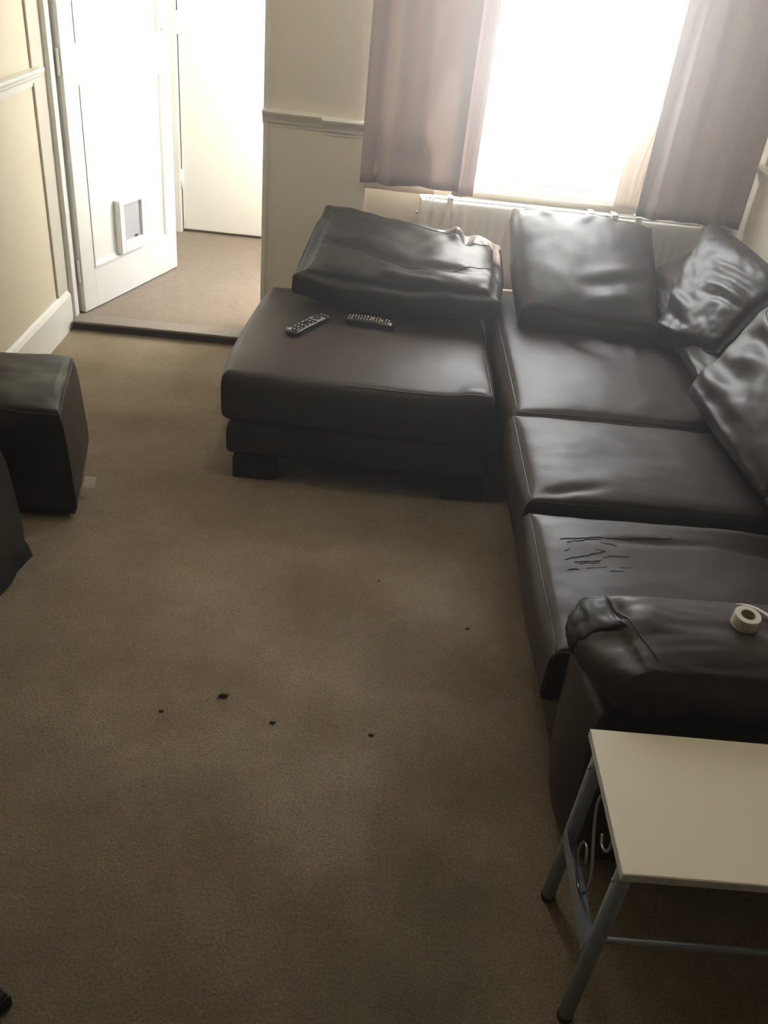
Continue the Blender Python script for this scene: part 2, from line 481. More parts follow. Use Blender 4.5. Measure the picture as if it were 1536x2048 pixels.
# dado rails on the far pier
bm = bmesh.new(); add_prism(bm, dado_profile(3.4405, -1, .858), -.474, -.2545, 'x')
struct(from_bm('trim_3', bm, WHITE_S), 'short dado rail on the pier beside the doorway')
bm = bmesh.new(); add_prism(bm, dado_profile(3.4185, -1, .850, 1.08), -.2555, -.080, 'x')
struct(from_bm('trim_4', bm, WHITE_S), 'dado rail piece next to the left curtain')
bm = bmesh.new(); add_prism(bm, dado_profile(1.3605, -1, .858), 1.0, 3.499, 'y')
struct(from_bm('trim_5', bm, WHITE_S), 'dado rail on the right wall above the sofa')
# door lining of the doorway
dl = thing('door_frame', (-.86, 3.48, 0), 'white door lining around the open doorway', 'door frame'); del dl['category']; dl['kind'] = 'structure'
box('jamb', (-1.262, 3.430, 0), (-1.232, 3.475, 2.02), WHITE, dl, .003)
box('jamb_rebate', (-1.262, 3.475, 0), (-1.2545, 3.60, 2.02), WHITE, dl)
box('jamb', (-.472, 3.432, 0), (-.4545, 3.61, 2.02), WHITE, dl, .003)
box('head', (-1.232, 3.430, 1.99), (-.472, 3.60, 2.02), WHITE, dl)
# threshold step
th = thing('threshold', (-.86, 3.40, 0), 'grey-brown threshold strip with dark edge at the doorway step', 'threshold'); del th['category']; th['kind'] = 'structure'
box('threshold_strip', (-1.232, 3.385, .029), (-.472, 3.47, .040), STRIP, th, .003)
box('threshold_edge', (-1.232, 3.392, .0), (-.472, 3.44, .029), DARKWOOD, th)
box('threshold_edge', (-1.262, 3.400, -.04), (1.36, 3.44, 0), DARKWOOD, th)

# ---- open panelled door (door_1)
D0 = Vector((-1.208, 3.485, .041)); dd = Vector((.232, .676, 0)).normalized(); dn = Vector((dd.y, -dd.x, 0))
DM = Matrix((dd, -dn, Vector((0, 0, 1)))).transposed().to_4x4(); DM.translation = D0   # local x along leaf, y into the leaf, z up
DW, DH, DT = .715, 1.94, .042
door = thing('door_1', D0, 'white panelled door standing open with a cat flap', 'door'); del door['category']; door['kind'] = 'structure'
def dbox(name, lo, hi, mat, par=None, bev=0.0): return box(name, lo, hi, mat, par or door, bev, DM)
px0, px1 = .085, .635
dbox('stile', (0, 0, 0), (px0, DT, DH), WHITE, bev=.0015); dbox('stile', (px1, 0, 0), (DW, DT, DH), WHITE, bev=.0015)
for nm, z0, z1 in (('rail', 0, .165), ('rail', .86, 1.0), ('rail', DH-.12, DH)):
    dbox(nm, (px0, 0, z0), (px1, DT, z1), WHITE)
for z0, z1 in ((.165, .86), (1.0, DH-.12)):
    dbox('door_panel', (px0, .014, z0), (px1, DT-.014, z1), WHITE)
    bm = bmesh.new()
    w_ = .022
    O = [(px0, z0), (px1, z0), (px1, z1), (px0, z1)]; I = [(px0+w_, z0+w_), (px1-w_, z0+w_), (px1-w_, z1-w_), (px0+w_, z1-w_)]
    H_ = [(px0+w_*.4, z0+w_*.4), (px1-w_*.4, z0+w_*.4), (px1-w_*.4, z1-w_*.4), (px0+w_*.4, z1-w_*.4)]
    rings = []
    for ring, yy in ((O, .0), (O, -.003), (H_, -.004), (H_, .007), (I, .0135), (I, .016), (O, .016)):
        rings.append([bm.verts.new(DM @ Vector((x, yy, z))) for x, z in ring])
    for ra, rb in zip(rings, rings[1:]):
        for k in range(4): bm.faces.new((ra[k], ra[(k+1) % 4], rb[(k+1) % 4], rb[k]))
    from_bm('panel_moulding', bm, WHITE, door)
# hinges on the hinge edge
for z in (.13, .90, 1.70):
    bm = bmesh.new(); add_tube(bm, [DM @ Vector((-.006, .012, z)), DM @ Vector((-.006, .012, z+.09))], .006, 10)
    add_box(bm, (-.003, .014, z), (.0, .038, z+.09), mat=DM)
    from_bm('hinge', bm, WHITE_S, door)
bm = bmesh.new(); add_box(bm, (DW-.004, .008, .93), (DW+.0015, .034, 1.06), .001, mat=DM); from_bm('latch_plate', bm, WIRE, door)
# knob and plate on the leaf near its free edge
bm = bmesh.new(); add_box(bm, (.655, -.004, .94), (.695, 0, 1.10), .002, mat=DM); from_bm('handle_plate', bm, WHITE_S, door)
tube('door_handle', [DM @ Vector(p) for p in ((.675, -.003, 1.03), (.675, -.04, 1.03), (.655, -.048, 1.03), (.58, -.048, 1.03))], .009, WHITE_S, door)
# cat flap
bm = bmesh.new(); x0, x1, z0, z1 = .262, .440, .178, .402; b_ = .030
yo = -.016
add_box(bm, (x0, yo, z0), (x0+b_, .014, z1), .003, mat=DM); add_box(bm, (x1-b_*.6, yo, z0), (x1, .014, z1), .003, mat=DM)
add_box(bm, (x0+b_, yo, z1-.022), (x1-b_*.6, .014, z1), .003, mat=DM); add_box(bm, (x0+b_, yo, z0), (x1-b_*.6, .014, z0+.048), .003, mat=DM)
cfo = from_bm('cat_flap', bm, PVC, door)
cfo['label'] = 'white framed cat flap with a smoky grey pane'
fp = dbox('flap_pane', (x0+b_, -.004, z0+.048), (x1-b_*.6, .0, z1-.022), FLAPGREY, cfo)
fp['label'] = 'smoky grey flap'
lt = dbox('flap_latch', (.375, -.0075, z0+.051), (.395, -.004, z0+.058), DARKSLOT, cfo)

# ---- flush door at the end of the hall (door_2)
d2 = thing('door_2', (-.70, 4.74, .035), 'plain white flush door at the end of the hall', 'door'); del d2['category']; d2['kind'] = 'structure'
box('leaf', (-1.068, 4.735, .052), (-.33, 4.775, 2.0), WHITE, d2, .002)
box('jamb', (-1.150, 4.715, .035), (-1.074, 4.779, 2.06), WHITE, d2, .004)
box('jamb', (-.32, 4.715, .035), (-.24, 4.779, 2.06), WHITE, d2, .004)
box('head', (-1.074, 4.715, 2.005), (-.32, 4.779, 2.06), WHITE, d2, .004)
for z in (.26, .98, 1.72):
    tube('hinge', [(-1.071, 4.728, z), (-1.071, 4.728, z+.10)], .009, WHITE_S, d2)
tube('door_handle', [(-.40, 4.735, 1.02), (-.40, 4.70, 1.02), (-.42, 4.69, 1.02), (-.50, 4.69, 1.02)], .009, WIRE, d2)
struct(box('baseboard_hall', (-.32+.08, 4.765, .035), (-.19, 4.779, .16), WHITE_S))

# ================================================================== OUTSIDE
pt = struct(box('patio', (-12, 3.72, -.10), (14, 20, -.051), PATIO), 'sunlit pale paving outside the window')
gw = struct(box('garden_wall', (-.05, 7.2, -.05), (9, 7.4, 2.6), RENDERW), 'sunlit white garden wall outside')

struct(box('sun_block_slab', (-.08, 3.72, 2.08), (.40, 4.7, 2.14), PVC), 'unseen slab over the glazed back door, added to keep sun off the hall')  # added sun blocker, keeps a sun spot out of the hall

# ================================================================== RADIATOR
rad = thing('radiator', (.72, 3.45, .34), 'white panel radiator under the window behind the cushions', 'radiator')
rx0, rx1, rz0, rz1 = .135, 1.22, .36, .66
bm = bmesh.new()
yf = 3.425
# pressed panel: fluted cross-section
npt = 220; cols = []
pitch = (rx1-rx0-.05)/27
zs = [rz0, rz0+.006, rz0+.05, rz0+.075, rz1-.075, rz1-.045, rz1-.006, rz1]
for i in range(npt+1):
    x = rx0+(rx1-rx0)*i/npt
    ph = ((x-rx0-.025)/pitch) % 1
    inside = rx0+.025 < x < rx1-.025
    fl_ = (0.5-.5*math.cos(2*math.pi*ph))**.6*.011 if inside else 0
    col_ = []
    for k, z in enumerate(zs):
        amt = {0: 0, 1: 0, 2: 0, 3: 1, 4: 1, 5: 0, 6: 0, 7: 0}[k]
        y = yf + fl_*amt + (.006 if k in (0, 7) else 0)
        col_.append(bm.verts.new((x, y, z)))
    cols.append(col_)
for a, b in zip(cols, cols[1:]):
    for k in range(len(zs)-1): bm.faces.new((a[k], b[k], b[k+1], a[k+1]))
pn = from_bm('front_panel', bm, RADW, rad, True)
md = pn.modifiers.new('solid', 'SOLIDIFY'); md.thickness = .004; md.offset = -1
box('back_panel', (rx0, 3.468, rz0), (rx1, 3.474, rz1), RADW, rad)
box('side_panel', (rx0-.004, yf-.002, rz0), (rx0+.002, 3.485, rz1+.006), RADW, rad, .001)
box('side_panel', (rx1-.002, yf-.002, rz0), (rx1+.004, 3.485, rz1+.006), RADW, rad, .001)
bm = bmesh.new()
for i in range(5):
    y = 3.430+i*.0105
    add_box(bm, (rx0, y, rz1), (rx1, y+.0035, rz1+.008))
for i in range(36):
    x = rx0+(rx1-rx0)*i/35
    add_box(bm, (x-.002, 3.430, rz1+.001), (x+.002, 3.476, rz1+.006))
tg = from_bm('top_grille', bm, RADW, rad); tg['kind'] = 'stuff'
for x in (.235, .78, .87, .96):
    bm = bmesh.new(); add_box(bm, (x, 3.420, rz1-.022), (x+.022, 3.424, rz1+.014), .001); add_box(bm, (x, 3.420, rz1+.010), (x+.022, 3.482, rz1+.014), .001)
    from_bm('grille_clip', bm, RADW, rad)
for x in (.153, .165, .177):
    bm = bmesh.new(); add_box(bm, (x, 3.4235, rz1-.006), (x+.005, 3.4255, rz1+.002)); from_bm('vent_slot', bm, DARKSLOT, rad)
tube('bleed_valve', [(rx0-.003, 3.455, rz1-.06), (rx0-.016, 3.455, rz1-.06)], .008, WIRE, rad)
for x in (.3, 1.0):
    box('wall_bracket', (x, 3.474, rz0+.03), (x+.03, 3.4995, rz1-.03), RADW, rad)

# ================================================================== CURTAINS
def curtain(name, x0, x1, y, z0, z1, folds, amp, mat, seed, topshrink=0.0, hem=None, ridge=None, n=130, m=34, parent=None, thick=.0016):
    bm = bmesh.new(); g = []
    for j in range(m+1):
        v = j/m; row = []
        for i in range(n+1):
            u = i/n
            z_b = z0 + (hem(u) if hem else 0)
            z = z_b+(z1-z_b)*v
            ph = folds*(u+.025*math.sin(5*u+seed)+.012*math.sin(3*v+seed+8*u))*2*math.pi
            A = amp*(1.0-.25*v)*(.65+.35*math.sin(seed+4.3*u))
            yy = y - A*math.cos(ph+seed) - .3*A*math.cos(2.3*ph+seed*2)
            yy += .006*noise.noise(Vector((u*6, v*4, seed)))
            x = x0+(x1-x0)*u+topshrink*v*(u-.5)+.004*math.sin(ph*1.0)
            row.append(bm.verts.new((x, yy, z)))
        g.append(row)
    for a, b in zip(g, g[1:]):
        for i in range(n): bm.faces.new((a[i], a[i+1], b[i+1], b[i]))
    o = from_bm(name, bm, mat, parent, True)
    md = o.modifiers.new('solid', 'SOLIDIFY'); md.thickness = thick
    return o
cl = thing('curtain', (.10, 3.385, .70), 'dusty pink curtain hanging at the left of the window beside the pier', 'curtain', None)
curtain('curtain_panel', -.105, .262, 3.372, .700, 2.124, 2.3, .024, PINK, 1.2, hem=lambda u: .012*math.sin(2.2*u+.3), parent=cl)
curtain('curtain_panel', .245, .325, 3.392, .690, 2.124, 1.0, .016, PINK, 4.0, n=40, parent=cl)
ll = curtain('curtain_lining', -.085, .175, 3.392, .684, .90, 1.2, .008, LINING, 2.0, n=50, m=6, parent=cl); ll['label'] = 'pale lining showing below the hem'
cr = thing('curtain', (1.15, 3.385, .70), 'dusty pink curtain hanging at the right of the window in the room corner', 'curtain', None)
curtain('curtain_panel', .945, 1.335, 3.380, .684, 2.124, 3.6, .024, PINK, 2.6, parent=cr)
lf = curtain('curtain_leaf', .862, .965, 3.425, .700, 1.02, .7, .012, LINING, 1.0, n=30, m=14, parent=cr, hem=lambda u: .0)
lf['label'] = 'sunlit turned-out curtain edge'
for v in lf.data.vertices:
    t = (v.co.z-.70)/.32
    if v.co.x < .955: v.co.x += max(0, t-.45)**1.3*.20*(1-(v.co.x-.862)/.10)
pole = thing('curtain_pole', (.62, 3.385, 2.16), 'plain curtain pole above the window', 'curtain pole')
tube('pole', [(-.14, 3.385, 2.155), (1.35, 3.385, 2.155)], .014, WIRE, pole)
for x in (-.03, 1.28): tube('bracket', [(x, 3.385, 2.155), (x, 3.4995, 2.155)] if x > 0 else [(x, 3.385, 2.155), (x, 3.4995, 2.155)], .008, WIRE, pole)
bm = bmesh.new()
for i in range(16):
    x = -.09+.026*i if i < 8 else .96+.05*(i-8)
    pts = [(x, 3.385+.021*math.cos(a), 2.150+.021*math.sin(a)) for a in [2*math.pi*k/12 for k in range(13)]]
    add_tube(bm, pts, .003, 5, caps=False)
rg = from_bm('curtain_rings', bm, WIRE, pole); rg['kind'] = 'stuff'

# ================================================================== FOOTSTOOL / CHAISE (large ottoman)
ot = thing('footstool', (-.02, 2.75, 0), 'large dark brown leather chaise footstool under the remotes by the doorway', 'footstool')
top = Pad([(-.445, 2.375, .278), (.392, 2.350, .278), (.392, 3.14, .278), (-.400, 3.15, .278)], .20, edge=.84, p=3.6, q=.7, side=.045,
          bow=(.02, -.01, .01, .02), rc=.045, ear=-.01, nz=(.004, 1.6, 1.6), seed=3.1,
          creases=[(.75, -.9, .98, -.98, .012, .12), (.1, .3, .9, .25, -.01, .25)])
to = top.build('seat_cushion', LEA, ot, n=48, m=14)
top.seam([(-.1, -1, .93), (.5, -1, .95), (1, -1, .97)], .0018, parent=ot)
top.seam([(1, -1, .97), (1, -.4, .96), (1, .5, .96)], .0018, parent=ot)
b1 = Pad([(-.425, 2.375, .138), (.40, 2.355, .138), (.40, 3.13, .138), (-.40, 3.13, .138)], .125, edge=.9, side=.03, rc=.03, nz=(.002, 2, 2))
b1.build('base', LEA, ot, n=20, m=8)
bm = bmesh.new()
for (x, y) in ((-.405, 2.37), (.262, 2.355), (-.39, 2.98), (.26, 2.98)):
    box('foot', (x, y, 0), (x+.135, y+.10, .078), BLACKWOOD, ot, .004)

# ================================================================== CORNER SOFA
so = thing('corner_sofa', (.9, 2.1, 0), 'dark brown leather corner sofa along the right wall', 'sofa')
# base plinth along the seats
bp = Pad([(.47, 1.20, .12), (1.32, 1.20, .12), (1.32, 3.36, .12), (.47, 3.36, .12)], .20, edge=.95, side=.01, rc=.02, nz=(.002, 2, 6))
bp.build('base', LEA, so, n=24, m=6)
for (x, y) in ((.50, 1.25), (.50, 3.2), (1.2, 1.25), (1.2, 3.2)):
    box('foot', (x, y, 0), (x+.08, y+.08, .03), BLACKWOOD, so, .003)
fr = Pad([(.455, 1.19, .215), (1.28, 1.19, .215), (1.28, 3.34, .215), (.455, 3.34, .215)], .12, edge=.9, side=.02, rc=.05, nz=(.003, 2, 6), seed=5)
fr.build('front_rail', LEA, so, n=28, m=8)
# back frame
bk = Pad([(1.255, 1.0, .32), (1.345, 1.0, .32), (1.345, 3.34, .32), (1.255, 3.34, .32)], .58, edge=.96, side=.02, rc=.05, nz=(.002, 1, 6), seed=1)
bk.build('back_frame', LEA, so, n=20, m=10)
seats = []
def seat(y0, y1, x0, x1, z, th, seed, creases, sag=0, ear=.012):
    p = Pad([(x0, y0, z), (x1, y0, z), (x1, y1, z), (x0, y1, z)], th, edge=.70, p=2.6, q=.55, side=.03, rc=.05, nz=(.004, 2, 2), seed=seed,
            creases=creases, sag=sag, ear=ear, bow=(.01, 0, -.004, -.004))
    o = p.build('seat_cushion', LEA, so, n=56, m=12)
    seats.append((p, o)); return p
s1 = seat(2.235, 3.30, .425, 1.20, .322, .20, 1.0,
          [(-.50, .02, -.10, -.24, -.010, .05), (-.45, .12, -.02, -.12, .012, .05), (-.36, .20, .06, -.02, -.009, .04), (.02, .05, .14, -.22, .010, .05), (-.30, .0, .0, -.1, .006, .03)])
s2 = seat(1.772, 2.222, .408, 1.20, .322, .20, 2.0, [(-.95, -.9, -.5, -.7, -.006, .06)])
s3 = seat(1.248, 1.735, .400, 1.22, .315, .20, 3.3,
          [(-.55, .52, .0, .60, -.010, .05), (.0, .60, .6, .45, -.014, .08), (.1, .82, .5, .72, .010, .07), (.35, .9, .75, .7, -.010, .06), (.4, .72, .9, .86, .012, .06), (-.2, .9, .3, .8, .008, .1)], sag=-.008)
for p in (s1, s2, s3):
    p.seam([(-1, -1, .93), (-1, 0, .95), (-1, 1, .93)], .0016, parent=so)
    p.seam([(-1, -1, .93), (-.2, -1, .95), (.6, -1, .95)], .0012, parent=so)
    p.seam([(-1, 1, .93), (-.2, 1, .95), (.6, 1, .95)], .0012, parent=so)
# back cushions, fixed
def backc(c, th, seed, creases, **k):
    p = Pad(c, th, edge=.62, p=3, q=.6, side=.05, rc=.05, nz=(.010, 1.8, 2.2), seed=seed, creases=creases, **k)
    p.build('back_cushion', LEA, so, n=48, m=10); return p
backc([(1.00, 3.28, .44), (1.00, 2.35, .44), (1.20, 2.40, .58), (1.20, 3.28, .58)], .17, 1.5, [])
b2 = backc([(.965, 2.325, .43), (1.00, 1.775, .43), (1.225, 1.82, .755), (1.20, 2.46, .73)], .20, 4.4,
      [(-.95, -.62, .1, -.55, .016, .12), (-.9, -.35, -.1, -.30, -.012, .14), (-.5, -.1, .1, .12, .014, .13), (-.8, .1, -.3, .3, -.012, .14), (-.9, -.85, .3, -.92, .014, .08), (-.6, .45, .5, .2, .018, .10)])
b2.seam([(-.80, 1.0, 1.0), (-.75, .55, 1.0), (-.2, .35, 1.0), (.5, .3, 1.0)], .0020, parent=so)
backc([(1.00, 1.765, .43), (1.03, 1.27, .43), (1.24, 1.27, .75), (1.23, 1.80, .75)], .20, 6.1, [(-.8, -.5, .3, -.3, -.02, .12)])
# arm
ap = Pad([(.437, 1.05, .225), (1.33, 1.05, .225), (1.33, 1.25, .225), (.428, 1.25, .225)], .43, edge=.93, p=4, q=.7, side=.04, rc=.03, flare=-.07, nz=(.010, 1.2, 1.2), seed=2.2,
         bow=(.02, 0, .05, 0))
ap.build('arm_panel', LEA, so, n=36, m=18)
aw = Pad([(.462, 1.035, .492), (1.33, 1.03, .492), (1.33, 1.245, .492), (.416, 1.238, .492)], .155, edge=.62, p=3.0, q=.5, side=.09, rc=.07, nz=(.006, 2.0, 1.6), seed=8.2,
         bow=(.0, 0, .06, .02), creases=[(-.955, .2, -.93, .9, -.008, .03), (-.86, -.1, -.80, .8, .006, .08)])
aw.build('arm_pad', LEA, so, n=60, m=18)
aw.seam([(-.955, .92, 1), (-.94, .5, 1), (-.92, -.1, 1), (-.89, -.75, 1), (-.87, -1, .7)], .0012, parent=so)
# gathered torn leather at the front end of the arm
def patch(name, pad, path, b0, b1, mat, lift, parent, seed):
    """a small sheet lying on the pad's surface: path of (a, c), across b0..b1"""
    bm = bmesh.new(); rows = []
    n = 16; P2 = []
    for (p0, p1) in zip(path, path[1:]):
        for k in range(8):
            t = k/8; P2.append((p0[0]*(1-t)+p1[0]*t, p0[1]*(1-t)+p1[1]*t))
    P2.append(path[-1])
    mid = sum((Vector(c) for c in pad.C), Vector())/4
    for i, (a, c) in enumerate(P2):
        row = []
        for k in range(n+1):
            u = k/n; e0 = .10*noise.noise(Vector((i*.35, 0, seed))); e1 = .10*noise.noise(Vector((i*.35, 5, seed)))
            b = b0+e0+(b1+e1-b0-e0)*u
            p = pad.at(a, b, c); out = (pad.at(a, b, c)-(pad.at(-.6, b*.5, 0))).normalized()
            rim = min(1, 4*u, 4*(1-u), 4*i/(len(P2)-1), 4*(len(P2)-1-i)/(len(P2)-1))
            h = lift*rim*(1+.9*noise.noise(Vector((i*.55, k*.25, seed)))) + .0006
            row.append(bm.verts.new(p+out*h))
        rows.append(row)
    for r0, r1 in zip(rows, rows[1:]):
        for k in range(n): bm.faces.new((r0[k], r0[k+1], r1[k+1], r1[k]))
    o = from_bm(name, bm, mat, parent, True)
    md = o.modifiers.new('s', 'SOLIDIFY'); md.thickness = .0015
    return o
g_ = patch('torn_corner', aw, [(-1, -.5), (-1, .2), (-1, .75), (-.985, 1.0), (-.955, 1.0)], .05, .93, TORN, .006, so, 3.3)
g_['label'] = 'gathered dark torn leather at the arm front'
tube('torn_edge', [aw.at(-.955+.006*math.sin(9*t), .25+.65*t, 1)+Vector((0, 0, .001)) for t in [k/14 for k in range(15)]], .002, CRACK, so, 6, rfn=lambda t: .0008+.0018*math.sin(math.pi*t))

# leather cracks on the near seat: jagged lips standing on the surface
bm = bmesh.new()
for (x0, y0, x1, y1, n, k) in [(0.462, 1.608, 0.726, 1.648, 30, 1.0), (0.475, 1.594, 0.558, 1.619, 10, 0.8), (0.464, 1.562, 0.479, 1.57, 4, 0.7), (0.462, 1.532, 0.557, 1.567, 12, 0.8), (0.48, 1.524, 0.542, 1.536, 8, 0.8), (0.491, 1.519, 0.536, 1.527, 6, 0.6), (0.462, 1.497, 0.488, 1.5, 6, 0.8), (0.548, 1.548, 0.608, 1.557, 8, 0.6), (0.554, 1.496, 0.585, 1.501, 5, 0.6), (0.549, 1.6, 0.587, 1.593, 6, 0.6), (0.577, 1.512, 0.602, 1.516, 4, 0.4), (0.533, 1.573, 0.555, 1.573, 4, 0.4), (0.504, 1.503, 0.55, 1.515, 6, 0.4)]:
    prev = None
    for i in range(n+1):
        t = i/n
        x = x0+(x1-x0)*t; y = y0+(y1-y0)*t + rnd.uniform(-.0022, .0022)
        wd = .0016*k*(math.sin(math.pi*min(.96, max(.04, t))))**.5*rnd.uniform(.6, 1.3)
        p, nn = s3.drop(x, y)
        if p is None: continue
        q = [bm.verts.new(p+Vector((0, -wd, .0002))), bm.verts.new(p+Vector((0, 0, .0006))), bm.verts.new(p+Vector((0, wd*.9, .0018*k))), bm.verts.new(p+Vector((0, wd*1.5, .0001)))]
        if prev:
            for j in range(3): bm.faces.new((prev[j], q[j], q[j+1], prev[j+1]))
        prev = q
ck = from_bm('leather_cracks', bm, CRACK, so); ck['kind'] = 'stuff'; ck['label'] = 'fine jagged cracks in the near seat'

# ================================================================== LOOSE CUSHIONS
def cushion(c, th, seed, creases, label, seams=(), n=64, **k):
    t = thing('cushion', sum((Vector(q) for q in c), Vector())/4 - Vector((0, 0, .15)), label, 'cushion', None)
    smat = k.pop('seam_mat', None)
    kw = dict(edge=.30, p=2.6, q=.55, side=.05, rc=.05, nz=(.012, 1.8, 1.8), ear=.03); kw.update(k)
    p = Pad(c, th, seed=seed, creases=creases, flip=1, **kw)
    p.build('cover', LEA_C, t, n=n, m=12)
    for sm in seams: p.seam(sm, .0018, parent=t, mat=smat, lift=.0004)
    return p
# crosswise heap on the footstool
c1 = cushion([(-.285, 2.955, .445), (.41, 2.875, .450), (.445, 3.31, .50), (-.215, 3.315, .59)], .21, 2.7,
    [(-.95, -.1, .1, -.62, -.022, .07), (.1, -.62, .7, -.55, -.018, .08), (-.9, .55, .1, .45, .016, .10), (.30, .62, .62, .40, -.030, .06), (.45, .85, .50, .25, .026, .07), (.62, .9, .58, .3, -.026, .05), (-.2, -.8, .4, -.92, .016, .06), (.7, .7, .95, .3, .014, .06)],
    'slumped dark leather cushion lying askew on the chaise footstool behind the remotes',
    seams=([(-.92, .62, 1), (-.4, .60, 1), (.1, .50, 1), (.5, .42, 1), (.95, .45, 1)], [(-.95, .0, 1), (-.5, -.35, 1), (.0, -.62, 1), (.5, -.60, 1), (.9, -.2, 1)], [(-1, -1, .5), (-1, -.2, .6), (-1, .6, .5)]),
    edge=.48, bow=(0, .02, .20, -.03), nz=(.016, 1.5, 1.5), rc=.10, seam_mat=CRACK)
c2 = cushion([(.495, 2.845, .445), (.935, 2.785, .44), (.985, 3.30, .635), (.475, 3.30, .655)], .20, 5.9,
    [(-.1, -.42, .85, -.12, .007, .10), (-.2, -.58, .8, -.36, -.007, .08), (-.1, -.78, .75, -.62, .007, .08), (-.7, .95, -.5, .72, .012, .09), (-.1, .95, -.25, .70, -.008, .07), (.1, .92, -.1, .66, .009, .07), (.5, .98, .4, .8, -.008, .06)],
    'plump dark leather cushion upright against the radiator on the far seat', seams=([(-.9, .93, 1), (-.3, .96, 1), (.3, .96, 1), (.9, .93, 1)],),
    edge=.50, bow=(.04, .02, .10, .02), nz=(.008, 1.3, 1.3), p=3.4)
c3 = cushion([(.965, 2.79, .42), (1.035, 2.42, .54), (1.20, 2.50, .75), (1.165, 3.15, .745)], .17, 7.7,
    [(-.2, .45, .7, .58, .006, .05), (-.1, .28, .8, .38, -.008, .06), (.0, .10, .9, .18, .009, .06), (.0, -.1, .95, .0, -.009, .06), (-.9, -.3, .0, -.45, .012, .08), (-.8, -.55, .2, -.75, -.014, .08), (-.9, -.82, .1, -.92, .012, .06)],
    'creased shiny brown cushion leaning in the corner of the sofa', edge=.38, ear=.0, p=3.0)

# ================================================================== REMOTES
def remote(name, p0, p1, w0, w1, th, label, plate=None, seed=1, rows=9, yellow=()):
    a = Vector((p0[0], p0[1], 0)); b = Vector((p1[0], p1[1], 0)); L = (b-a).length; u = (b-a).normalized(); v = Vector((-u.y, u.x, 0))
    za = max((top.drop(*(a+v*q)[:2])[0] or Vector((0, 0, .375))).z for q in (-.02, 0, .02)); zb = max((top.drop(*(b+v*q)[:2])[0] or Vector((0, 0, .375))).z for q in (-.02, 0, .02))
    zm = max((top.drop(*(a+u*L*t+v*q)[:2])[0] or Vector((0, 0, .375))).z - (za+(zb-za)*t) for t in (.25, .5, .75) for q in (-.02, .02))
    A = Vector((a.x, a.y, za+max(0, zm))); U = Vector((b.x-a.x, b.y-a.y, zb-za)).normalized(); V = v; N = U.cross(V)
    X = Matrix((U, V, N)).transposed().to_4x4(); X.translation = A
    t = thing(name, A, label, 'remote control')
    bm = bmesh.new(); rings = []
    for i in range(25):
        s = i/24; ww = (w0+(w1-w0)*s)/2
        e = min(1, s/.06, (1-s)/.06); e = math.sqrt(max(0.0, 1-(1-e)**2)); ww *= .55+.45*e
        hh = th*(.75+.25*math.sin(math.pi*s))
        ring = []
        for k in range(16):
            ang = 2*math.pi*k/16
            cx = abs(math.cos(ang))**.5*math.copysign(1, math.cos(ang)); cz = abs(math.sin(ang))**.6*math.copysign(1, math.sin(ang))
            ring.append(bm.verts.new(X @ Vector((s*L, cx*ww, hh*(.52+.48*cz*(.4+.6*e))))))
        rings.append(ring)
    for r0, r1 in zip(rings, rings[1:]):
        for k in range(16): bm.faces.new((r0[k], r0[(k+1) % 16], r1[(k+1) % 16], r1[k]))
    bm.faces.new(rings[0][::-1]); bm.faces.new(rings[-1])
    from_bm('body', bm, PLAST, t, True)
    def hz(s): return th*(.75+.25*math.sin(math.pi*s))*1.0
    def dot(bm, s, q, r, h=.0018, sq=1.0):
        z = hz(s)
        add_box(bm, (s*L-r, q-r*sq, z-.002), (s*L+r, q+r*sq, z+h), .0006, 1, mat=X)
    bm = bmesh.new(); r_ = random.Random(seed)
    for i in range(rows):
        s = .12+.80*i/(rows-1)
        if plate and plate[0]-.03 < s < plate[1]+.03: continue
        for q in (-.30, 0, .30):
            if r_.random() < .88: dot(bm, s, q*w0*.95, .0021)
    from_bm('keys', bm, KEYW, t)['kind'] = 'stuff'
    if plate:
        bm = bmesh.new(); s0, s1 = plate
        add_box(bm, (s0*L, -w0*.42, hz(.6)-.002), (s1*L, w0*.42, hz(.6)+.0012), .0008, 1, mat=X)
        from_bm('silver_plate', bm, SILV, t)
        bm = bmesh.new(); c = X @ Vector(((s0+s1)/2*L, 0, hz(.6)+.0022))
        pts = [c+U*math.cos(q)*.011+V*math.sin(q)*.011 for q in [2*math.pi*k/16 for k in range(17)]]
        add_tube(bm, pts, .0032, 8, caps=False); from_bm('navigation_ring', bm, PLAST, t, True)
    bm = bmesh.new(); dot(bm, .075, .3*w0, .003, sq=2.6); from_bm('power_key', bm, KEYW, t)
    for s, q, r in yellow:
        bm = bmesh.new(); dot(bm, s, q*w0, r); from_bm('yellow_key', bm, KEYY, t)
remote('remote_control', (-.268, 2.655), (-.160, 2.835), .047, .044, .020, 'slim black remote with a silver plate near the footstool edge', plate=(.60, .80), seed=3, yellow=((.16, -.25, .0022),))
remote('remote_control', (.070, 2.800), (-.098, 2.822), .050, .044, .026, 'fat black remote with yellow and white keys under the slumped cushion', seed=9, rows=14, yellow=((.46, 0, .005), (.28, .05, .004)))

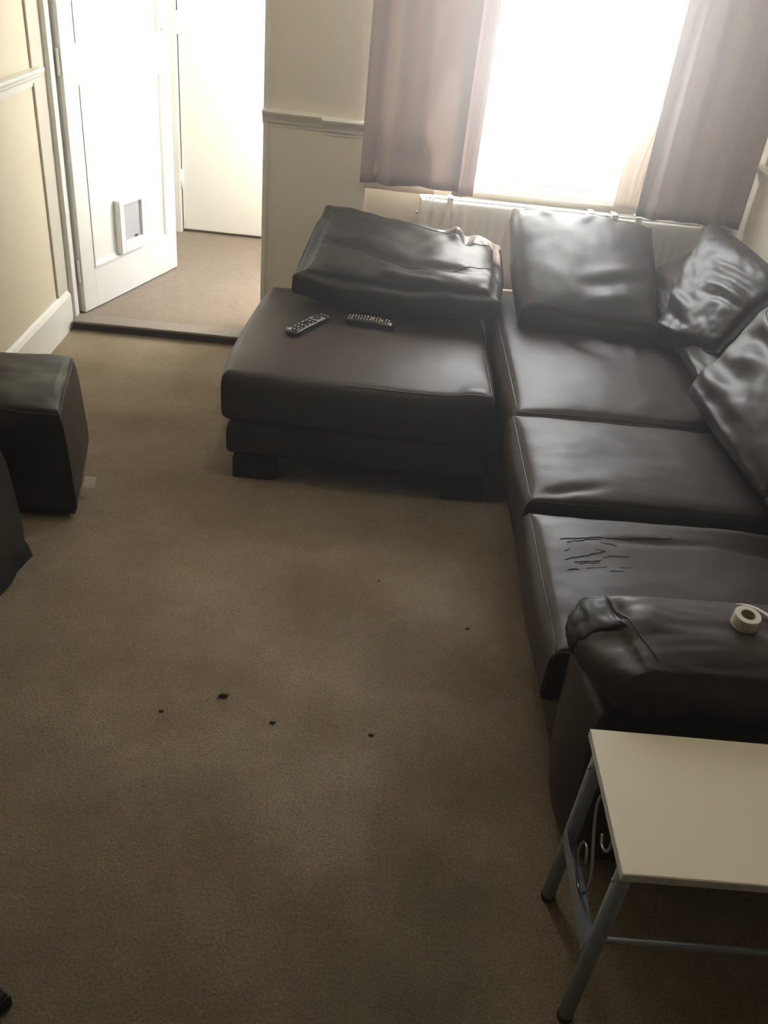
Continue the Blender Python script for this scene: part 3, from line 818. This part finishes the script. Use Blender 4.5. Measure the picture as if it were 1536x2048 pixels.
# ================================================================== TAPE ROLL AND STRIP ON THE ARM
tp_, tn = aw.drop(.680, 1.155)
Q = tn.to_track_quat('Z', 'Y').to_matrix().to_4x4() if tn else Matrix.Identity(4)
if tn and tn.z < 0: Q = (-tn).to_track_quat('Z', 'Y').to_matrix().to_4x4()
Q.translation = tp_ + Vector((0, 0, .0005))
tr = thing('tape_roll', tp_, 'small roll of white tape standing on the sofa arm', 'tape')
def ring_mesh(ri, ro, h):
    bm = bmesh.new(); prof = [(ri, 0), (ro-.001, 0), (ro, .001), (ro, h-.001), (ro-.001, h), (ri, h)]
    rs = [[bm.verts.new(Q @ Vector((r*math.cos(t), r*math.sin(t), z))) for r, z in prof] for t in [2*math.pi*k/48 for k in range(48)]]
    for k in range(48):
        A, B = rs[k], rs[(k+1) % 48]
        for j in range(len(prof)): bm.faces.new((A[j], A[(j+1) % 6], B[(j+1) % 6], B[j]))
    return bm
o_ = from_bm('tape', ring_mesh(.0125, .0225, .025), TAPE, tr)
from_bm('core', ring_mesh(.0115, .0127, .0245), CARD, tr)
bm = bmesh.new(); prev = None
pp = [(.690, 1.222, 0), (.702, 1.214, 0), (.716, 1.199, 0), (.728, 1.178, 0), (.737, 1.150, 0), (.742, 1.12, 0)]
for i, p in enumerate(catmull(pp, 8)):
    t = i/40; h, nn = aw.drop(p.x, p.y)
    z = (h.z if h else .57)+.001+.006*math.sin(math.pi*min(1, t))
    wd = .0006+.0026*math.sin(math.pi*min(.8, t))
    q = [bm.verts.new((p.x-wd*.7, p.y-wd*.7, z)), bm.verts.new((p.x+wd*.7, p.y+wd*.7, z)), bm.verts.new((p.x+wd*.7, p.y+wd*.7, z+.0012)), bm.verts.new((p.x-wd*.7, p.y-wd*.7, z+.0012))]
    if prev:
        for j in range(4): bm.faces.new((prev[j], prev[(j+1) % 4], q[(j+1) % 4], q[j]))
    else: bm.faces.new(q)
    prev = q
bm.faces.new(prev[::-1])
tag(from_bm('paper_strip', bm, CORD), 'thin curled white strip on the sofa arm behind the tape', 'strip')

# ================================================================== SIDE TABLE
tb = thing('side_table', (.67, .845, 0), 'small cream topped side table with blue-grey metal legs by the sofa arm', 'side table')
TX0, TX1, TY0, TY1, TZ = .400, .945, .708, .962, .487
box('tabletop', (TX0, TY0, TZ-.016), (TX1, TY1, TZ), CREAMTOP, tb, .0012)
bm = bmesh.new()
add_box(bm, (TX0-.0008, TY0-.0008, TZ-.0155), (TX0+.0002, TY1+.0008, TZ-.0008)); add_box(bm, (TX0, TY0-.0008, TZ-.0155), (TX1, TY0+.0002, TZ-.0008))
from_bm('edge_band', bm, EDGE, tb)
R_ = .0125
for (xb, xt) in ((.432, .418), (.913, .927)):
    for (yb, yt) in ((.765, .738), (.985, .935)):
        lg = tube('leg', [(xb, yb, .006), (xt, yt, TZ-.016)], R_, METAL, tb, 20)
        tube('foot_cap', [(xb, yb, 0), (xb, yb, .012)], R_+.0012, PLAST, lg, 16)
        tube('screw', [(xt-R_-.0015, yt, TZ-.06), (xt-R_+.002, yt, TZ-.06)], .003, WIRE, lg, 8)
for x in (.424, .921):
    bm = bmesh.new(); add_box(bm, (x-.012, .757, .212), (x+.012, .962, .216)); add_box(bm, (x-.012, .757, .216), (x-.0105, .962, .240))
    from_bm('side_stretcher', bm, METAL, tb)
    bm = bmesh.new(); add_box(bm, (x-.006, .742, TZ-.034), (x+.006, .935, TZ-.016)); from_bm('top_rail', bm, METAL, tb)
tube('long_stretcher', [(.424, .765, .235), (.921, .765, .235)], .0055, METAL, tb, 12)
for x in (.424, .921):
    def sc(pts): return [(x, y, z) for y, z in pts]
    tube('scroll', catmull(sc([(.851, .377), (.840, .366), (.822, .376), (.814, .398), (.822, .424), (.846, .438), (.876, .436), (.896, .414), (.902, .385), (.891, .357), (.866, .326), (.844, .301), (.833, .270), (.839, .238), (.862, .218), (.890, .226), (.908, .252), (.904, .282), (.888, .296), (.874, .286), (.872, .272)]), 6), .0026, WIRE, tb, 8)

# ================================================================== POUFFES
def pouffe(c, z, label, cube_seed, lining=False):
    t = thing('pouffe', (sum(q[0] for q in c)/4, sum(q[1] for q in c)/4, 0), label, 'pouffe')
    h = z
    p = Pad([(x, y, z*.5) for x, y in c], h, edge=.92, p=5, q=.6, side=.045, rc=.055, nz=(.006, 1.5, 1.5), seed=cube_seed, flare=.10,
            creases=[(.86, -.6, .9, .7, .004, .06), (.92, -.2, .95, .5, -.005, .03)])
    p.build('cover', LEA_P, t, n=44, m=24)
    p.seam([(-1, -1, .93), (0, -1, .96), (1, -1, .93)], .002, parent=t)
    p.seam([(1, -1, .93), (1, 0, .96), (1, 1, .93)], .002, parent=t)
    p.seam([(1, -1, .9), (1, -1, 0), (1, -1, -.9)], .002, parent=t)
    return t, p
pf, pp1 = pouffe([(-1.175, 2.055), (-.815, 2.075), (-.890, 2.43), (-1.245, 2.40)], .352, 'worn dark leather cube pouffe by the left wall, further from the camera', 3.0)
bm = bmesh.new(); add_box(bm, (0, 0, 0), (.034, .0012, .036), mat=Matrix.Translation((-.812, 2.165, .045)) @ Matrix.Rotation(math.radians(-55), 4, 'X'))
o_ = from_bm('care_tag', bm, TAG, pf); o_['label'] = 'white fabric tag'
pf2, pp2 = pouffe([(-1.225, 1.50), (-.898, 1.515), (-.898, 1.885), (-1.225, 1.87)], .352, 'dark leather cube pouffe with torn lining, nearer the camera at the left edge', 9.0)
bm = bmesh.new()
pts = [(-.90, 1.53), (-.885, 1.58), (-.882, 1.68), (-.868, 1.74), (-.872, 1.80), (-.862, 1.845), (-.858, 1.872), (-.880, 1.868), (-.905, 1.885)]
prev = None
for i, (x, y) in enumerate(pts):
    a = bm.verts.new((min(x-.004, -.91), y, .10)); b = bm.verts.new((x-.012, y+.002, .045)); c_ = bm.verts.new((x, y, .004+.004*(i % 2)))
    if prev: bm.faces.new((prev[0], prev[1], b, a)); bm.faces.new((prev[1], prev[2], c_, b))
    prev = (a, b, c_)
ln = from_bm('torn_lining', bm, CRACK, pf2); md = ln.modifiers.new('s', 'SOLIDIFY'); md.thickness = .002
ln['label'] = 'ragged black lining hanging at the floor'

# ================================================================== BLACK BOX CORNER, CRUMBS
bx = thing('flat_box', (-.62, .72, 0), 'flat black box whose corner pokes in at the lower left', 'box')
X = Matrix.Translation((-.476, .716, 0)) @ Matrix.Rotation(math.radians(-32), 4, 'Z')
bm = bmesh.new(); add_box(bm, (-.26, -.30, 0), (0, 0, .030), .004, mat=X @ Matrix.Rotation(math.radians(-3), 4, 'Z'))
from_bm('box_base', bm, BLACKWOOD, bx)
bm = bmesh.new(); add_box(bm, (-.255, -.295, .030), (-.003, -.003, .042), .003, mat=X @ Matrix.Rotation(math.radians(-3), 4, 'Z'))
from_bm('box_lid', bm, PLAST, bx)
cl_ = [((-.264, 1.425), .008, 'largest dark crumb on the open carpet, with a thin tail'), ((-.392, 1.364), .004, 'small dark crumb left of the largest crumb'),
       ((-.142, 1.358), .005, 'curled dark crumb right of the largest crumb'), ((.080, 1.347), .0045, 'thin dark crumb furthest to the lower right on the carpet'),
       ((.080, 1.902), .003, 'tiny dark speck on the carpet in front of the chaise footstool'), ((.319, 1.737), .0035, 'tiny dark speck on the carpet near the sofa front')]
for (x, y), r, lab in cl_:
    bm = bmesh.new()
    add_tube(bm, catmull([(x-r*1.4, y-r*.4, r*.35), (x-r*.4, y+r*.1, r*.6), (x+r*.5, y-r*.1, r*.55), (x+r*1.3, y+r*.5, r*.4)], 4), r*.5, 7, rfn=lambda t, r=r: r*(.12+.45*math.sin(math.pi*(.08+.84*t))))
    if r > .0045: add_tube(bm, [(x+r*.4, y, r*.5), (x+r*1.2, y+r*.8, r*.7), (x+r*1.6, y+r*1.7, r*.3)], r*.12, 5)
    tag(from_bm('crumb', bm, CRUMB, None, True), lab, 'crumb', 'dark crumbs on the carpet')

# ================================================================== GLARE HAZE (volume added to imitate lens glare around the window)
hz = bpy.data.materials.new('glare_haze'); hz.use_nodes = True
nn_ = hz.node_tree.nodes; nn_.clear()
vo = nn_.new('ShaderNodeVolumeScatter'); vo.inputs['Density'].default_value = .09; vo.inputs['Anisotropy'].default_value = .86
vo.inputs['Color'].default_value = (.98, .98, 1, 1)
oo = nn_.new('ShaderNodeOutputMaterial'); hz.node_tree.links.new(vo.outputs[0], oo.inputs['Volume'])
ho = box('haze', (-1.2, -1.4, .02), (1.3, 3.41, 2.35), hz)
ho['kind'] = 'stuff'; ho['label'] = 'faint haze volume added to imitate window glare'

# added pendant, unseen above the frame, to fill in the room light
cp = thing('added_fill_lamp', (-.15, 2.3, 2.15), 'added unseen white drum lamp, fill light above the middle of the carpet', 'lamp')
tube('fill_lamp_cord', [(-.15, 2.3, 2.40), (-.15, 2.3, 2.22)], .004, WHITE_S, cp)
tube('fill_lamp_rose', [(-.15, 2.3, 2.40), (-.15, 2.3, 2.375)], .045, WHITE_S, cp, 20)
bm = bmesh.new()
ra = [bm.verts.new((-.15+.17*math.cos(a), 2.3+.17*math.sin(a), 2.22)) for a in [2*math.pi*k/32 for k in range(32)]]
rb = [bm.verts.new((-.15+.17*math.cos(a), 2.3+.17*math.sin(a), 2.06)) for a in [2*math.pi*k/32 for k in range(32)]]
for k in range(32): bm.faces.new((ra[k], ra[(k+1) % 32], rb[(k+1) % 32], rb[k]))
sh = from_bm('fill_lamp_shade', bm, LINING, cp, True)
pl = bpy.data.lights.new('fill_light', 'POINT'); pl.energy = FILL_W; pl.color = (1, .93, .80); pl.shadow_soft_size = .12
po = bpy.data.objects.new('fill_light', pl); COL.objects.link(po); po.location = (-.15, 2.3, 2.12)
